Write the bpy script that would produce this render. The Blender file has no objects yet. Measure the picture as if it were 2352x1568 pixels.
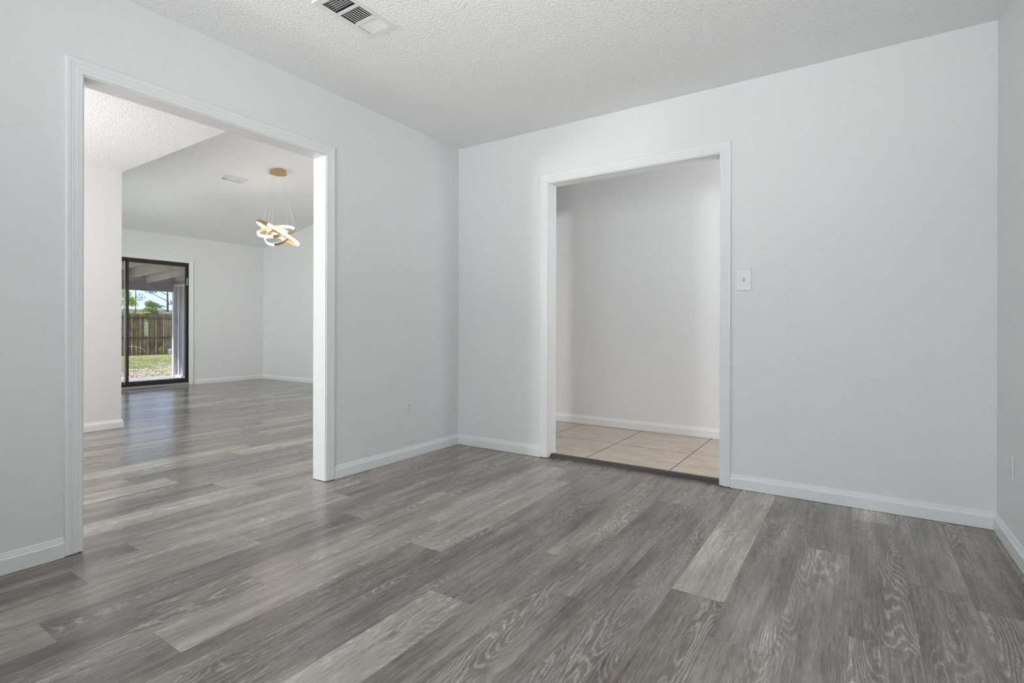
import bpy, bmesh, math, random
from mathutils import Vector, Matrix, noise
PI = math.pi
sc = bpy.context.scene
COL = sc.collection

# ---------------------------------------------------------------- camera
F_PX = 1196.13; HOR = 754.12; W_PX, H_PX = 2352, 1568
TH, ROLL, PIT = 0.5851, -2.4642e-3, -0.6088e-3
CAM = Vector((2.7586, -3.3598, 0.9599))
zz = Vector((0, 0, 1)); fw = Vector((-math.sin(TH), math.cos(TH), 0)); rt = Vector((math.cos(TH), math.sin(TH), 0))
Fv = fw * math.cos(PIT) + zz * math.sin(PIT); U0 = zz * math.cos(PIT) - fw * math.sin(PIT)
Rv = rt * math.cos(ROLL) - U0 * math.sin(ROLL); Uv = rt * math.sin(ROLL) + U0 * math.cos(ROLL)
cd = bpy.data.cameras.new('camera'); cam = bpy.data.objects.new('camera', cd); COL.objects.link(cam)
m = Matrix((Rv, Uv, -Fv)).transposed().to_4x4(); m.translation = CAM
cam.matrix_world = m
cd.sensor_width = 36.0; cd.lens = F_PX / W_PX * 36.0
cd.shift_y = (HOR - H_PX / 2) / W_PX
cd.clip_start = 0.02; cd.clip_end = 300
sc.camera = cam

# ---------------------------------------------------------------- view
sc.view_settings.view_transform = 'Standard'; sc.view_settings.look = 'None'
sc.view_settings.gamma = 1.0; sc.view_settings.use_curve_mapping = False
sc.view_settings.exposure = 0.0

# ---------------------------------------------------------------- sky
world = bpy.data.worlds.new('world'); sc.world = world; world.use_nodes = True
wn = world.node_tree; wn.nodes.clear()
wo = wn.nodes.new('ShaderNodeOutputWorld'); wb = wn.nodes.new('ShaderNodeBackground')
tc = wn.nodes.new('ShaderNodeTexCoord'); sx = wn.nodes.new('ShaderNodeSeparateXYZ')
cr = wn.nodes.new('ShaderNodeValToRGB'); nz = wn.nodes.new('ShaderNodeTexNoise'); mx = wn.nodes.new('ShaderNodeMix')
mx.data_type = 'RGBA'
wn.links.new(tc.outputs['Generated'], sx.inputs[0]); wn.links.new(sx.outputs['Z'], cr.inputs[0])
cr.color_ramp.elements[0].position = 0.0; cr.color_ramp.elements[0].color = (0.66, 0.80, 1.0, 1)
cr.color_ramp.elements[1].position = 0.6; cr.color_ramp.elements[1].color = (0.24, 0.42, 0.85, 1)
e = cr.color_ramp.elements.new(0.12); e.color = (0.48, 0.60, 0.95, 1)
wn.links.new(tc.outputs['Generated'], nz.inputs['Vector']); nz.inputs['Scale'].default_value = 6.0; nz.inputs['Detail'].default_value = 5
cr2 = wn.nodes.new('ShaderNodeValToRGB'); cr2.color_ramp.elements[0].position = 0.46; cr2.color_ramp.elements[1].position = 0.62
wn.links.new(nz.outputs['Fac'], cr2.inputs[0]); wn.links.new(cr2.outputs['Color'], mx.inputs['Factor'])
wn.links.new(cr.outputs['Color'], mx.inputs['A']); mx.inputs['B'].default_value = (0.95, 0.97, 1.0, 1)
wn.links.new(mx.outputs['Result'], wb.inputs['Color']); wb.inputs['Strength'].default_value = 1.55
wn.links.new(wb.outputs[0], wo.inputs[0])

# ---------------------------------------------------------------- sun and daylight at the windows
def light(name, kind, energy, loc, rot=(0, 0, 0), **k):
    d = bpy.data.lights.new(name, kind); d.energy = energy
    for a, v in k.items(): setattr(d, a, v)
    o = bpy.data.objects.new(name, d); o.location = loc; o.rotation_euler = rot; COL.objects.link(o); return o
sun_dir = Vector((0.40, 0.30, -0.95))          # direction the light travels
sun = light('sun', 'SUN', 9.0, (0, 0, 20), sun_dir.to_track_quat('-Z', 'Y').to_euler(), angle=0.01, color=(1.0, 0.95, 0.86))
def area_light(name, e, loc, toward, w, h, col=(1, 1, 1)):
    r = Vector(toward).to_track_quat('-Z', 'Y').to_euler()
    return light(name, 'AREA', e, loc, r, shape='RECTANGLE', size=w, size_y=h, color=col)
# unseen windows on the side behind the camera: area lights there bring in daylight
area_light('daylight_near_room', 50, (2.05, -4.83, 1.55), (0, 1, 0.12), 2.0, 1.25)
area_light('daylight_dining', 8, (-2.45, -6.43, 1.5), (0.1, 1, 0.0), 0.85, 1.3)
area_light('added_daylight_living', 56, (-4.9, -2.03, 1.5), (0, 1, 0.0), 1.9, 1.3)  # added light at an unseen window, brightens the living room's right wall
area_light('daylight_hall', 23, (5.13, 0.72, 1.3), (-1, 0, 0.0), 0.8, 1.7)
# unseen area lights added as flash: behind the camera and in the rooms beyond
f_ = area_light('flash_near_room', 17, (2.6, -4.3, 0.5), (-.34, .9, 1), 0.5, 0.5); f_.data.spread = math.radians(80)
f_ = area_light('fill_near_room_left', 3.5, (0.9, -4.0, 0.6), (.3, .9, 1), 0.5, 0.5); f_.data.spread = math.radians(90)  # added fill lamp, out of view
area_light('flash_dining', 68, (-2.35, -5.5, 1.45), (.1, 1, 0.1), 0.45, 0.45)
area_light('flash_dining_front', 5, (-1.62, -3.6, 1.45), (0, 1, 0.1), 0.45, 0.45)
f_ = area_light('fill_dining_side', 4.5, (-0.6, -3.2, 1.3), (-1, .6, .15), 0.4, 0.4); f_.data.spread = math.radians(95)  # added fill lamp for the dining side wall
f_ = area_light('fill_dining_up', 13, (-1.62, -3.4, 0.35), (0, .25, 1), 0.6, 0.6); f_.data.spread = math.radians(120)  # added fill lamp for the dining ceiling
area_light('flash_hall', 10, (3.3, 0.7, 1.3), (-.25, .1, 1), 0.3, 0.3)
area_light('fill_living', 16, (-1.3, 0.9, 1.2), (-.75, .15, 1), 0.6, 0.6)  # added fill lamp for the vaulted living room

# ---------------------------------------------------------------- materials
def mat(name, color=(0.8, 0.8, 0.8), rough=0.5, metal=0.0, spec=0.5):
    m_ = bpy.data.materials.new(name); m_.use_nodes = True
    b = m_.node_tree.nodes['Principled BSDF']
    b.inputs['Base Color'].default_value = (*color, 1); b.inputs['Roughness'].default_value = rough
    b.inputs['Metallic'].default_value = metal; b.inputs['Specular IOR Level'].default_value = spec
    return m_
class N:
    """tiny node helper"""
    def __init__(s, m_): s.m = m_; s.t = m_.node_tree; s.b = s.t.nodes['Principled BSDF']
    def n(s, typ, **k):
        x = s.t.nodes.new(typ)
        for a, v in k.items(): setattr(x, a, v)
        return x
    def l(s, a, b): s.t.links.new(a, b)
    def put(s, inp, v):
        if hasattr(v, 'is_linked') or hasattr(v, 'links'): s.l(v, inp)
        else: inp.default_value = v
    def math(s, op, a, b=None, c=None, clamp=False):
        x = s.n('ShaderNodeMath', operation=op, use_clamp=clamp)
        for i, v in enumerate((a, b, c)):
            if v is not None: s.put(x.inputs[i], v)
        return x.outputs[0]
    def obj(s): return s.n('ShaderNodeTexCoord').outputs['Object']
    def noise(s, vec, scale, detail=2.0, rough=0.5, dist=0.0):
        x = s.n('ShaderNodeTexNoise'); s.l(vec, x.inputs['Vector'])
        x.inputs['Scale'].default_value = scale; x.inputs['Detail'].default_value = detail
        x.inputs['Roughness'].default_value = rough; x.inputs['Distortion'].default_value = dist
        return x.outputs['Fac']
    def vmul(s, vec, v):
        x = s.n('ShaderNodeVectorMath', operation='MULTIPLY'); s.l(vec, x.inputs[0]); x.inputs[1].default_value = v
        return x.outputs[0]
    def vadd(s, a, b_):
        x = s.n('ShaderNodeVectorMath', operation='ADD'); s.l(a, x.inputs[0]); s.put(x.inputs[1], b_); return x.outputs[0]
    def ramp(s, fac, stops):
        x = s.n('ShaderNodeValToRGB'); s.l(fac, x.inputs[0]); e_ = x.color_ramp.elements
        while len(e_) < len(stops): e_.new(0.5)
        for i, (p, c) in enumerate(stops):
            e_[i].position = p; e_[i].color = (*c, 1) if len(c) == 3 else c
        return x.outputs['Color']
    def mix(s, f, a, b_, mode='MIX'):
        x = s.n('ShaderNodeMix', data_type='RGBA', blend_type=mode)
        s.put(x.inputs['Factor'], f)
        for key, v in (('A', a), ('B', b_)):
            if isinstance(v, tuple): x.inputs[key].default_value = (*v, 1) if len(v) == 3 else v
            else: s.l(v, x.inputs[key])
        return x.outputs['Result']
    def bump(s, h, strength, dist):
        x = s.n('ShaderNodeBump'); s.l(h, x.inputs['Height']); x.inputs['Strength'].default_value = strength
        x.inputs['Distance'].default_value = dist; s.l(x.outputs[0], s.b.inputs['Normal'])

M = {}
# painted wall with fine orange-peel
M['wall'] = mat('painted_wall', (0.82, 0.82, 0.823), 0.5, spec=0.35)
w = N(M['wall']); o_ = w.obj()
h_ = w.math('ADD', w.noise(o_, 70, 3, 0.55), w.math('MULTIPLY', w.noise(o_, 14, 2), 0.6))
w.bump(h_, 0.30, 0.004)
# ceiling: knock-down / popcorn texture
M['ceiling'] = mat('textured_ceiling', (0.90, 0.90, 0.90), 0.9, spec=0.15)
w = N(M['ceiling']); o_ = w.obj()
v1 = w.noise(o_, 120, 1, 0.5); v2 = w.noise(o_, 55, 1, 0.5)
h_ = w.math('ADD', v1, w.math('MULTIPLY', v2, 0.5))
w.bump(h_, 0.55, 0.010)
M['trim'] = mat('satin_white_trim', (0.86, 0.86, 0.865), 0.32, spec=0.45)
w = N(M['trim']); o_ = w.obj(); w.bump(w.noise(w.vmul(o_, (30, 30, 30)), 1.0, 2), 0.05, 0.003)
M['gap'] = mat('dark_underlay', (0.03, 0.028, 0.025), 0.9, spec=0.1)  # dark underlay that shows in the plank joints
M['plastic'] = mat('white_plastic', (0.82, 0.82, 0.82), 0.35)
M['slot'] = mat('dark_slot', (0.04, 0.04, 0.04), 0.6)
M['vent'] = mat('white_enamel_metal', (0.78, 0.78, 0.78), 0.4)
M['fin'] = mat('galvanised_fins', (0.35, 0.35, 0.35), 0.5)
M['duct'] = mat('duct_interior', (0.10, 0.10, 0.105), 0.7)
M['reducer'] = mat('charcoal_vinyl', (0.055, 0.053, 0.05), 0.45)
M['bronze'] = mat('dark_bronze_aluminium', (0.035, 0.03, 0.026), 0.4, 0.3)
M['alu'] = mat('mill_aluminium', (0.45, 0.44, 0.43), 0.4, 0.7)
M['gold'] = mat('brushed_gold', (0.62, 0.42, 0.17), 0.38, 0.75)
M['cable'] = mat('clear_cable', (0.75, 0.75, 0.75), 0.4)
M['led'] = mat('led_diffuser', (1, 1, 1), 0.5)
b_ = M['led'].node_tree.nodes['Principled BSDF']; b_.inputs['Emission Color'].default_value = (1.0, 0.93, 0.80, 1); b_.inputs['Emission Strength'].default_value = 7.0
# clear glass
g = bpy.data.materials.new('clear_glass'); g.use_nodes = True; g.node_tree.nodes.clear(); t_ = g.node_tree
a = t_.nodes.new('ShaderNodeOutputMaterial'); mxs = t_.nodes.new('ShaderNodeMixShader'); tr = t_.nodes.new('ShaderNodeBsdfTransparent')
gl = t_.nodes.new('ShaderNodeBsdfGlossy'); fr = t_.nodes.new('ShaderNodeFresnel'); fr.inputs['IOR'].default_value = 1.45
gl.inputs['Roughness'].default_value = 0.0; tr.inputs['Color'].default_value = (0.96, 0.98, 0.97, 1)
t_.links.new(fr.outputs[0], mxs.inputs[0]); t_.links.new(tr.outputs[0], mxs.inputs[1]); t_.links.new(gl.outputs[0], mxs.inputs[2]); t_.links.new(mxs.outputs[0], a.inputs[0])
M['glass'] = g

# vinyl planks: every plank has its own tone and its own piece of grain
def plank_material():
    m_ = mat('grey_oak_vinyl_plank', (0.2, 0.2, 0.2), 0.3, spec=0.7); w = N(m_)
    at = w.n('ShaderNodeAttribute', attribute_name='tone').outputs['Fac']
    rn = w.n('ShaderNodeAttribute', attribute_name='grain_shift').outputs['Vector']
    rnd = w.n('ShaderNodeAttribute', attribute_name='chance').outputs['Fac']
    p = w.vadd(w.obj(), rn)
    # broad colour drift along the board
    drift = w.noise(w.vmul(p, (9.0, 1.3, 1)), 1.0, 3, 0.55)
    drift2 = w.noise(w.vmul(p, (28.0, 2.2, 1)), 1.0, 3, 0.6)
    fine = w.noise(w.vmul(p, (300.0, 16.0, 1)), 1.0, 3, 0.7)
    fine2 = w.noise(w.vmul(p, (90.0, 3.5, 1)), 1.0, 2, 0.6)
    # cathedral figure: contour lines of a stretched height field
    wob = w.noise(w.vmul(p, (70.0, 40.0, 1)), 1.0, 2, 0.6)
    hf = w.noise(w.vmul(p, (7.0, 1.15, 1)), 1.0, 1.5, 0.45)
    ph = w.math('ADD', w.math('MULTIPLY', hf, 210.0), w.math('MULTIPLY', wob, 5.5))
    s_ = w.math('SINE', ph)
    line = w.math('POWER', w.math('MAXIMUM', w.math('MULTIPLY_ADD', s_, 0.5, 0.5), 0.0), 4.0)
    msk = w.math('MULTIPLY', w.n('ShaderNodeMapRange').outputs[0], 1.0)
    # mask of where the limed figure is strong
    mr = w.n('ShaderNodeMapRange'); w.l(w.noise(w.vmul(p, (6.0, 0.9, 1)), 1.0, 2, 0.5), mr.inputs['Value'])
    mr.inputs['From Min'].default_value = 0.47; mr.inputs['From Max'].default_value = 0.60
    fig = w.math('MULTIPLY', mr.outputs[0], w.math('MULTIPLY_ADD', at, -0.95, 1.0, clamp=True))
    lime = w.math('MULTIPLY', line, fig)
    # white chalky flecks
    fl = w.noise(w.vmul(p, (75.0, 26.0, 1)), 1.0, 3, 0.7)
    mf = w.n('ShaderNodeMapRange'); w.l(fl, mf.inputs['Value']); mf.inputs['From Min'].default_value = 0.66; mf.inputs['From Max'].default_value = 0.74
    fm = w.n('ShaderNodeMapRange'); w.l(w.noise(w.vmul(p, (8.0, 3.0, 1)), 1.0, 1), fm.inputs['Value']); fm.inputs['From Min'].default_value = 0.55; fm.inputs['From Max'].default_value = 0.65
    fleck = w.math('MULTIPLY', mf.outputs[0], fm.outputs[0])
    # value 0..1 of the wood itself
    v = w.math('ADD', at, w.math('MULTIPLY_ADD', drift, 0.95, -0.475))
    v = w.math('ADD', v, w.math('MULTIPLY_ADD', drift2, 0.60, -0.30))
    v = w.math('ADD', v, w.math('MULTIPLY_ADD', fine, 1.05, -0.525))
    v = w.math('ADD', v, w.math('MULTIPLY_ADD', fine2, 0.50, -0.25))
    v = w.math('ADD', v, w.math('MULTIPLY', lime, 0.50))
    v = w.math('ADD', v, w.math('MULTIPLY', fleck, 0.5), clamp=True)
    col = w.ramp(v, [(0.0, (0.112, 0.099, 0.084)), (0.25, (0.198, 0.180, 0.160)), (0.5, (0.308, 0.286, 0.256)), (0.75, (0.445, 0.420, 0.378)), (1.0, (0.70, 0.67, 0.62))])
    # some boards lean olive
    ol = w.n('ShaderNodeMapRange'); w.l(rnd, ol.inputs['Value']); ol.inputs['From Min'].default_value = 0.55; ol.inputs['From Max'].default_value = 1.0
    om = w.math('MULTIPLY', ol.outputs[0], w.math('MULTIPLY', drift, 1.3), clamp=True)
    col = w.mix(om, col, (1.0, .995, 0.88), 'MULTIPLY')
    # knots
    vo = w.n('ShaderNodeTexVoronoi'); w.l(w.vmul(p, (3.6, 1.5, 1)), vo.inputs['Vector']); vo.inputs['Scale'].default_value = 1.0; vo.inputs['Randomness'].default_value = 1.0
    kn = w.n('ShaderNodeMapRange'); w.l(vo.outputs['Distance'], kn.inputs['Value']); kn.inputs['From Min'].default_value = 0.03; kn.inputs['From Max'].default_value = 0.075
    kn.inputs['To Min'].default_value = 0.45; kn.inputs['To Max'].default_value = 1.0
    kc = w.n('ShaderNodeCombineXYZ')
    for i in range(3): w.l(kn.outputs[0], kc.inputs[i])
    col = w.mix(1.0, col, kc.outputs[0], 'MULTIPLY')
    w.l(col, w.b.inputs['Base Color'])
    w.l(w.math('MULTIPLY_ADD', fine, 0.12, 0.15), w.b.inputs['Roughness'])
    w.bump(w.math('ADD', fine, w.math('MULTIPLY', line, 0.4)), 0.06, 0.0010)
    return m_
M['plank'] = plank_material()
# travertine-look tile with grout lines
def tile_material():
    m_ = mat('beige_ceramic_tile', (0.5, 0.42, 0.33), 0.35, spec=0.4); w = N(m_); o_ = w.obj()
    n1 = w.noise(w.vmul(o_, (5, 9, 1)), 1.0, 5, 0.6); n2 = w.noise(w.vmul(o_, (30, 60, 1)), 1.0, 4, 0.7)
    f = w.math('ADD', w.math('MULTIPLY', n1, 0.6), w.math('MULTIPLY', n2, 0.4))
    col = w.ramp(f, [(0.30, (0.46, 0.37, 0.28)), (0.5, (0.60, 0.51, 0.405)), (0.70, (0.72, 0.645, 0.54))])
    s = w.n('ShaderNodeSeparateXYZ'); w.l(o_, s.inputs[0]); P_ = 0.6065
    def dist(c, off):
        q = w.math('FRACT', w.math('DIVIDE', w.math('ADD', c, 30 * P_ - off), P_))
        return w.math('MULTIPLY', w.math('MINIMUM', q, w.math('SUBTRACT', 1.0, q)), P_)
    d = w.math('MINIMUM', dist(s.outputs[0], 1.119), dist(s.outputs[1], 0.643))
    mr = w.n('ShaderNodeMapRange'); w.l(d, mr.inputs['Value']); mr.inputs['From Min'].default_value = 0.0035; mr.inputs['From Max'].default_value = 0.0050
    g_ = mr.outputs[0]
    w.l(w.mix(g_, (0.23, 0.185, 0.145), col), w.b.inputs['Base Color'])
    w.bump(g_, 0.6, 0.002)
    w.l(w.math('MULTIPLY_ADD', g_, -0.45, 0.85), w.b.inputs['Roughness'])
    return m_
M['tile'] = tile_material()
def wood_paint(name, base, dark, vec=(3, 40, 40), rough=0.8):
    m_ = mat(name, base, rough, spec=0.2); w = N(m_); o_ = w.obj()
    f = w.noise(w.vmul(o_, vec), 1.0, 4, 0.65); f2 = w.noise(o_, 3.0, 3)
    w.l(w.mix(w.math('MULTIPLY_ADD', w.math('ADD', f, f2), 1.6, -1.05, clamp=True), dark, base), w.b.inputs['Base Color'])
    w.bump(f, 0.3, 0.003); return m_
M['beam_pale'] = wood_paint('weathered_white_timber', (0.88, 0.84, 0.80), (0.62, 0.58, 0.54))
M['beam_grey'] = wood_paint('weathered_grey_timber', (0.46, 0.45, 0.45), (0.30, 0.29, 0.29), (40, 3, 40))
M['deckboard'] = wood_paint('roof_boards', (0.82, 0.74, 0.66), (0.6, 0.53, 0.46))
M['siding'] = wood_paint('pale_siding', (0.58, 0.56, 0.59), (0.34, 0.33, 0.36), (30, 30, 3))
M['batten'] = wood_paint('white_batten', (0.92, 0.91, 0.93), (0.80, 0.79, 0.82), (30, 30, 3))
M['fence'] = wood_paint('weathered_fence_wood', (0.27, 0.175, 0.10), (0.04, 0.027, 0.018), (26, 26, 1.3))
M['fence_light'] = wood_paint('greyed_fence_wood', (0.34, 0.25, 0.16), (0.07, 0.05, 0.035), (26, 26, 1.3))
M['rail'] = wood_paint('fence_rail_wood', (0.12, 0.085, 0.065), (0.05, 0.035, 0.03), (14, 3, 14))
M['concrete'] = wood_paint('patio_concrete', (0.30, 0.285, 0.31), (0.18, 0.17, 0.19), (4, 4, 4))
def ground_material():
    m_ = mat('yard_soil', (0.3, 0.25, 0.2), 0.95, spec=0.1); w = N(m_); o_ = w.obj()
    f = w.noise(o_, 1.1, 5, 0.6); f2 = w.noise(o_, 16, 4, 0.7)
    c = w.ramp(f, [(0.42, (0.13, 0.10, 0.08)), (0.58, (0.16, 0.20, 0.07))]); c = w.mix(w.math('MULTIPLY', f2, 0.5), c, (0.42, 0.36, 0.30))
    w.l(c, w.b.inputs['Base Color']); return m_
M['ground'] = ground_material()
def leafy(name, c1, c2, trans=0.35):
    m_ = bpy.data.materials.new(name); m_.use_nodes = True; t = m_.node_tree; t.nodes.clear()
    out = t.nodes.new('ShaderNodeOutputMaterial'); d = t.nodes.new('ShaderNodeBsdfDiffuse'); tl = t.nodes.new('ShaderNodeBsdfTranslucent')
    ms = t.nodes.new('ShaderNodeMixShader'); ms.inputs[0].default_value = trans
    oi = t.nodes.new('ShaderNodeNewGeometry'); rp = t.nodes.new('ShaderNodeValToRGB')
    rp.color_ramp.elements[0].color = (*c1, 1); rp.color_ramp.elements[1].color = (*c2, 1)
    t.links.new(oi.outputs['Random Per Island'], rp.inputs[0])
    for x in (d, tl): t.links.new(rp.outputs[0], x.inputs['Color'])
    t.links.new(d.outputs[0], ms.inputs[1]); t.links.new(tl.outputs[0], ms.inputs[2]); t.links.new(ms.outputs[0], out.inputs[0])
    return m_
M['leaf_yellow'] = leafy('sunlit_yellow_green_leaves', (0.30, 0.42, 0.04), (0.62, 0.72, 0.12), 0.5)
M['leaf_green'] = leafy('green_leaves', (0.09, 0.17, 0.04), (0.30, 0.42, 0.10), 0.4)
M['leaf_pine'] = leafy('blue_green_needles', (0.05, 0.10, 0.05), (0.16, 0.24, 0.11), 0.3)
M['grass'] = leafy('lawn_blades', (0.22, 0.30, 0.07), (0.88, 0.82, 0.42), 0.4)
M['litter'] = leafy('dry_leaves', (0.14, 0.085, 0.06), (0.95, 0.86, 0.74), 0.2)
M['bark'] = wood_paint('bark', (0.16, 0.14, 0.14), (0.07, 0.06, 0.06), (20, 20, 4))
M['roof_metal'] = mat('pale_metal_roof', (0.85, 0.85, 0.86), 0.5)
M['house_wall'] = mat('grey_blue_house_wall', (0.42, 0.46, 0.52), 0.8)
M['bin'] = mat('blue_grey_plastic', (0.30, 0.34, 0.40), 0.6)
M['straw'] = mat('dry_stem', (0.62, 0.50, 0.36), 0.8)

# ---------------------------------------------------------------- object helpers
def props(o, label=None, cat=None, group=None, kind=None):
    if label: o['label'] = label
    if cat: o['category'] = cat
    if group: o['group'] = group
    if kind: o['kind'] = kind
    return o
def empty(name, loc=(0, 0, 0), rz=0.0, label=None, cat=None, group=None, kind=None, parent=None):
    o = bpy.data.objects.new(name, None); COL.objects.link(o); o.location = loc; o.rotation_euler = (0, 0, rz)
    o.empty_display_size = 0.1
    if parent: o.parent = parent
    return props(o, label, cat, group, kind)
def mk(name, bm, material, parent=None, label=None, cat=None, group=None, kind=None, smooth=False, loc=None, rz=None):
    me = bpy.data.meshes.new(name); bm.normal_update(); bm.to_mesh(me); bm.free()
    for m_ in (material if isinstance(material, (list, tuple)) else [material]): me.materials.append(m_)
    if smooth:
        for p in me.polygons: p.use_smooth = True
    o = bpy.data.objects.new(name, me); COL.objects.link(o)
    if parent: o.parent = parent
    if loc: o.location = loc
    if rz is not None: o.rotation_euler = (0, 0, rz)
    return props(o, label, cat, group, kind)
def NB(): return bmesh.new()
def box(bm, x0, x1, y0, y1, z0, z1, mi=0, bev=0.0):
    vs = [bm.verts.new((x, y, z)) for z in (z0, z1) for y in (y0, y1) for x in (x0, x1)]
    fs = []
    for f in ((0, 2, 3, 1), (4, 5, 7, 6), (0, 1, 5, 4), (2, 6, 7, 3), (0, 4, 6, 2), (1, 3, 7, 5)):
        q = bm.faces.new([vs[i] for i in f]); q.material_index = mi; fs.append(q)
    if bev > 0:
        es = list({e_ for f in fs for e_ in f.edges})
        bmesh.ops.bevel(bm, geom=es, offset=bev, segments=2, affect='EDGES', profile=0.6)
    return vs
def prism(bm, poly, axis, a0, a1, mi=0):
    """extrude a 2-D polygon (list of (u,v)) along an axis between a0 and a1"""
    def P(u, v, a_): return {'x': (a_, u, v), 'y': (u, a_, v), 'z': (u, v, a_)}[axis]
    A = [bm.verts.new(P(u, v, a0)) for u, v in poly]; B = [bm.verts.new(P(u, v, a1)) for u, v in poly]
    n = len(poly)
    for i in range(n):
        f = bm.faces.new((A[i], A[(i + 1) % n], B[(i + 1) % n], B[i])); f.material_index = mi
    for f in (bm.faces.new(A[::-1]), bm.faces.new(B)): f.material_index = mi
    bmesh.ops.recalc_face_normals(bm, faces=bm.faces)
def tube(bm, pts, radii, seg=8, mi=0):
    rings = []
    for i, p in enumerate(pts):
        p = Vector(p); d = (Vector(pts[min(i + 1, len(pts) - 1)]) - Vector(pts[max(i - 1, 0)])).normalized()
        a_ = d.cross(Vector((0, 0, 1)));  a_ = a_.normalized() if a_.length > 1e-4 else Vector((1, 0, 0))
        b2 = d.cross(a_); r = radii[i] if isinstance(radii, (list, tuple)) else radii
        rings.append([bm.verts.new(p + (a_ * math.cos(t * 2 * PI / seg) + b2 * math.sin(t * 2 * PI / seg)) * r) for t in range(seg)])
    for A, B in zip(rings, rings[1:]):
        for i in range(seg):
            f = bm.faces.new((A[i], A[(i + 1) % seg], B[(i + 1) % seg], B[i])); f.material_index = mi
    bm.faces.new(rings[0][::-1]); bm.faces.new(rings[-1])
def sweep(bm, rows, closed_profile=True):
    """rows: list of profile loops (same length) placed in space; skins them"""
    R = [[bm.verts.new(p) for p in r] for r in rows]; n = len(R[0])
    for A, B in zip(R, R[1:]):
        for i in range(n if closed_profile else n - 1):
            bm.faces.new((A[i], A[(i + 1) % n], B[(i + 1) % n], B[i]))
    bm.faces.new(R[0][::-1]); bm.faces.new(R[-1])
    bmesh.ops.recalc_face_normals(bm, faces=bm.faces)

# ---------------------------------------------------------------- dimensions
RW = 3.3177            # room width along the back wall
H = 2.44               # flat ceiling
WT = 0.113             # wall thickness
AY0, AY1 = -2.515, -1.302   # wide opening in the left wall
BX0, BX1 = 0.856, 2.057     # doorway in the back wall
HEAD = 2.030
YS = -4.70             # wall behind the camera
YD = -6.30             # far end of the dining side
FX = -6.55; FY = 2.226 # far corner of the living room
STX = -3.10; STY = -1.272
HALLY = 1.315; TZ = 0.020
SL = 0.19; Z0 = 2.46; RIDGE = -2.85
def vz(x): return Z0 + SL * (x - FX) if x <= RIDGE else Z0 + SL * (RIDGE - FX) - SL * (x - RIDGE)

# ---------------------------------------------------------------- wooden plank floor (one continuous floor, planks in its mesh)
def build_floor():
    PW, PL = 0.1825, 1.21
    known = {  # row: (a joint y, tones of the boards going +y from the first listed joint index)
        0: (-2.376, {-1: .15, 0: .52, 1: .50, 2: .45}), 1: (-2.61, {-1: .12, 0: .55, 1: .22, 2: .2}),
        2: (-2.04, {-1: .62, 0: .30, 1: .20}), 3: (-2.80, {-1: .60, 0: .12, 1: .28, 2: .3}),
        4: (-2.24, {-1: .16, 0: .42, 1: .25}), 5: (-2.617, {-1: .34, 0: .60, 1: .62, 2: .22}),
        6: (-1.668, {-1: .14, 0: .68, 1: .28}), 7: (-1.20, {-1: .18, 0: .24}),
        8: (-1.931, {-1: .66, 0: .20, 1: .30}), 9: (-1.419, {-1: .24, 0: .42, 1: .3}),
        10: (-1.69, {-1: .30, 0: .18, 1: .45}), 11: (-0.987, {-1: .22, 0: .22}),
        12: (-1.428, {-1: .16, 0: .86, 1: .8}), 13: (-1.664, {-1: .55, 0: .34, 1: .26}),
        14: (-1.94, {-1: .4, 0: .38, 1: .28}), 15: (-1.42, {-1: .34, 0: .24}), 16: (-2.1, {-1: .2, 0: .22}), 17: (-1.0, {-1: .25, 0: .2})}
    rng = random.Random(11); bm = NB(); tones = []; shifts = []; chances = []
    x_end = 5.1
    for r in range(-37, 29):
        xa, xb = r * PW, (r + 1) * PW
        xa_, xb_ = max(xa, FX), min(xb, x_end)
        if xb_ <= xa_: continue
        j, tn = known.get(r, (rng.uniform(-1.2, 0), {}))
        y_lo = -6.31 if xb < 0 else -4.71; y_hi = 2.26 if xb <= 0.05 else 0.06
        k = math.floor((y_lo - j) / PL)
        while j + k * PL < y_hi:
            ya, yb = max(j + k * PL, y_lo), min(j + (k + 1) * PL, y_hi)
            if yb - ya > 0.002:
                g_ = 0.00025
                bm.faces.new([bm.verts.new(v) for v in ((xa_ + g_, ya + g_, 0), (xb_ - g_, ya + g_, 0), (xb_ - g_, yb - g_, 0), (xa_ + g_, yb - g_, 0))])
                t = tn.get(k)
                if t is None: t = rng.choice((.15, .2, .25, .3, .35, .42, .5, .6, .68)) + (0.06 if r < 0 else 0)  # brighter light past the left wall is put into the board tone
                tones.append(.34 + .68 * (t - .34)); shifts.append((rng.uniform(-40, 40), rng.uniform(-40, 40), 0)); 
                chances.append(rng.random() if t < .4 else rng.uniform(.55, 1))
            k += 1
    n0 = len(bm.faces)
    box(bm, FX - .1, x_end + .2, -6.5, 2.36, -0.10, -0.0012, mi=1)
    while len(tones) < len(bm.faces): tones.append(0); shifts.append((0, 0, 0)); chances.append(0)
    o = mk('floor', bm, [M['plank'], M['gap']], kind='structure')
    me = o.data
    a1 = me.attributes.new('tone', 'FLOAT', 'FACE'); a1.data.foreach_set('value', tones)
    a3 = me.attributes.new('chance', 'FLOAT', 'FACE'); a3.data.foreach_set('value', chances)
    a2 = me.attributes.new('grain_shift', 'FLOAT_VECTOR', 'FACE'); a2.data.foreach_set('vector', [c for v in shifts for c in v])
build_floor()
bm = NB(); box(bm, -0.115, 5.1, 0.062, 1.42, 0.0005, TZ)
mk('floor', bm, M['tile'], kind='structure')

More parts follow.
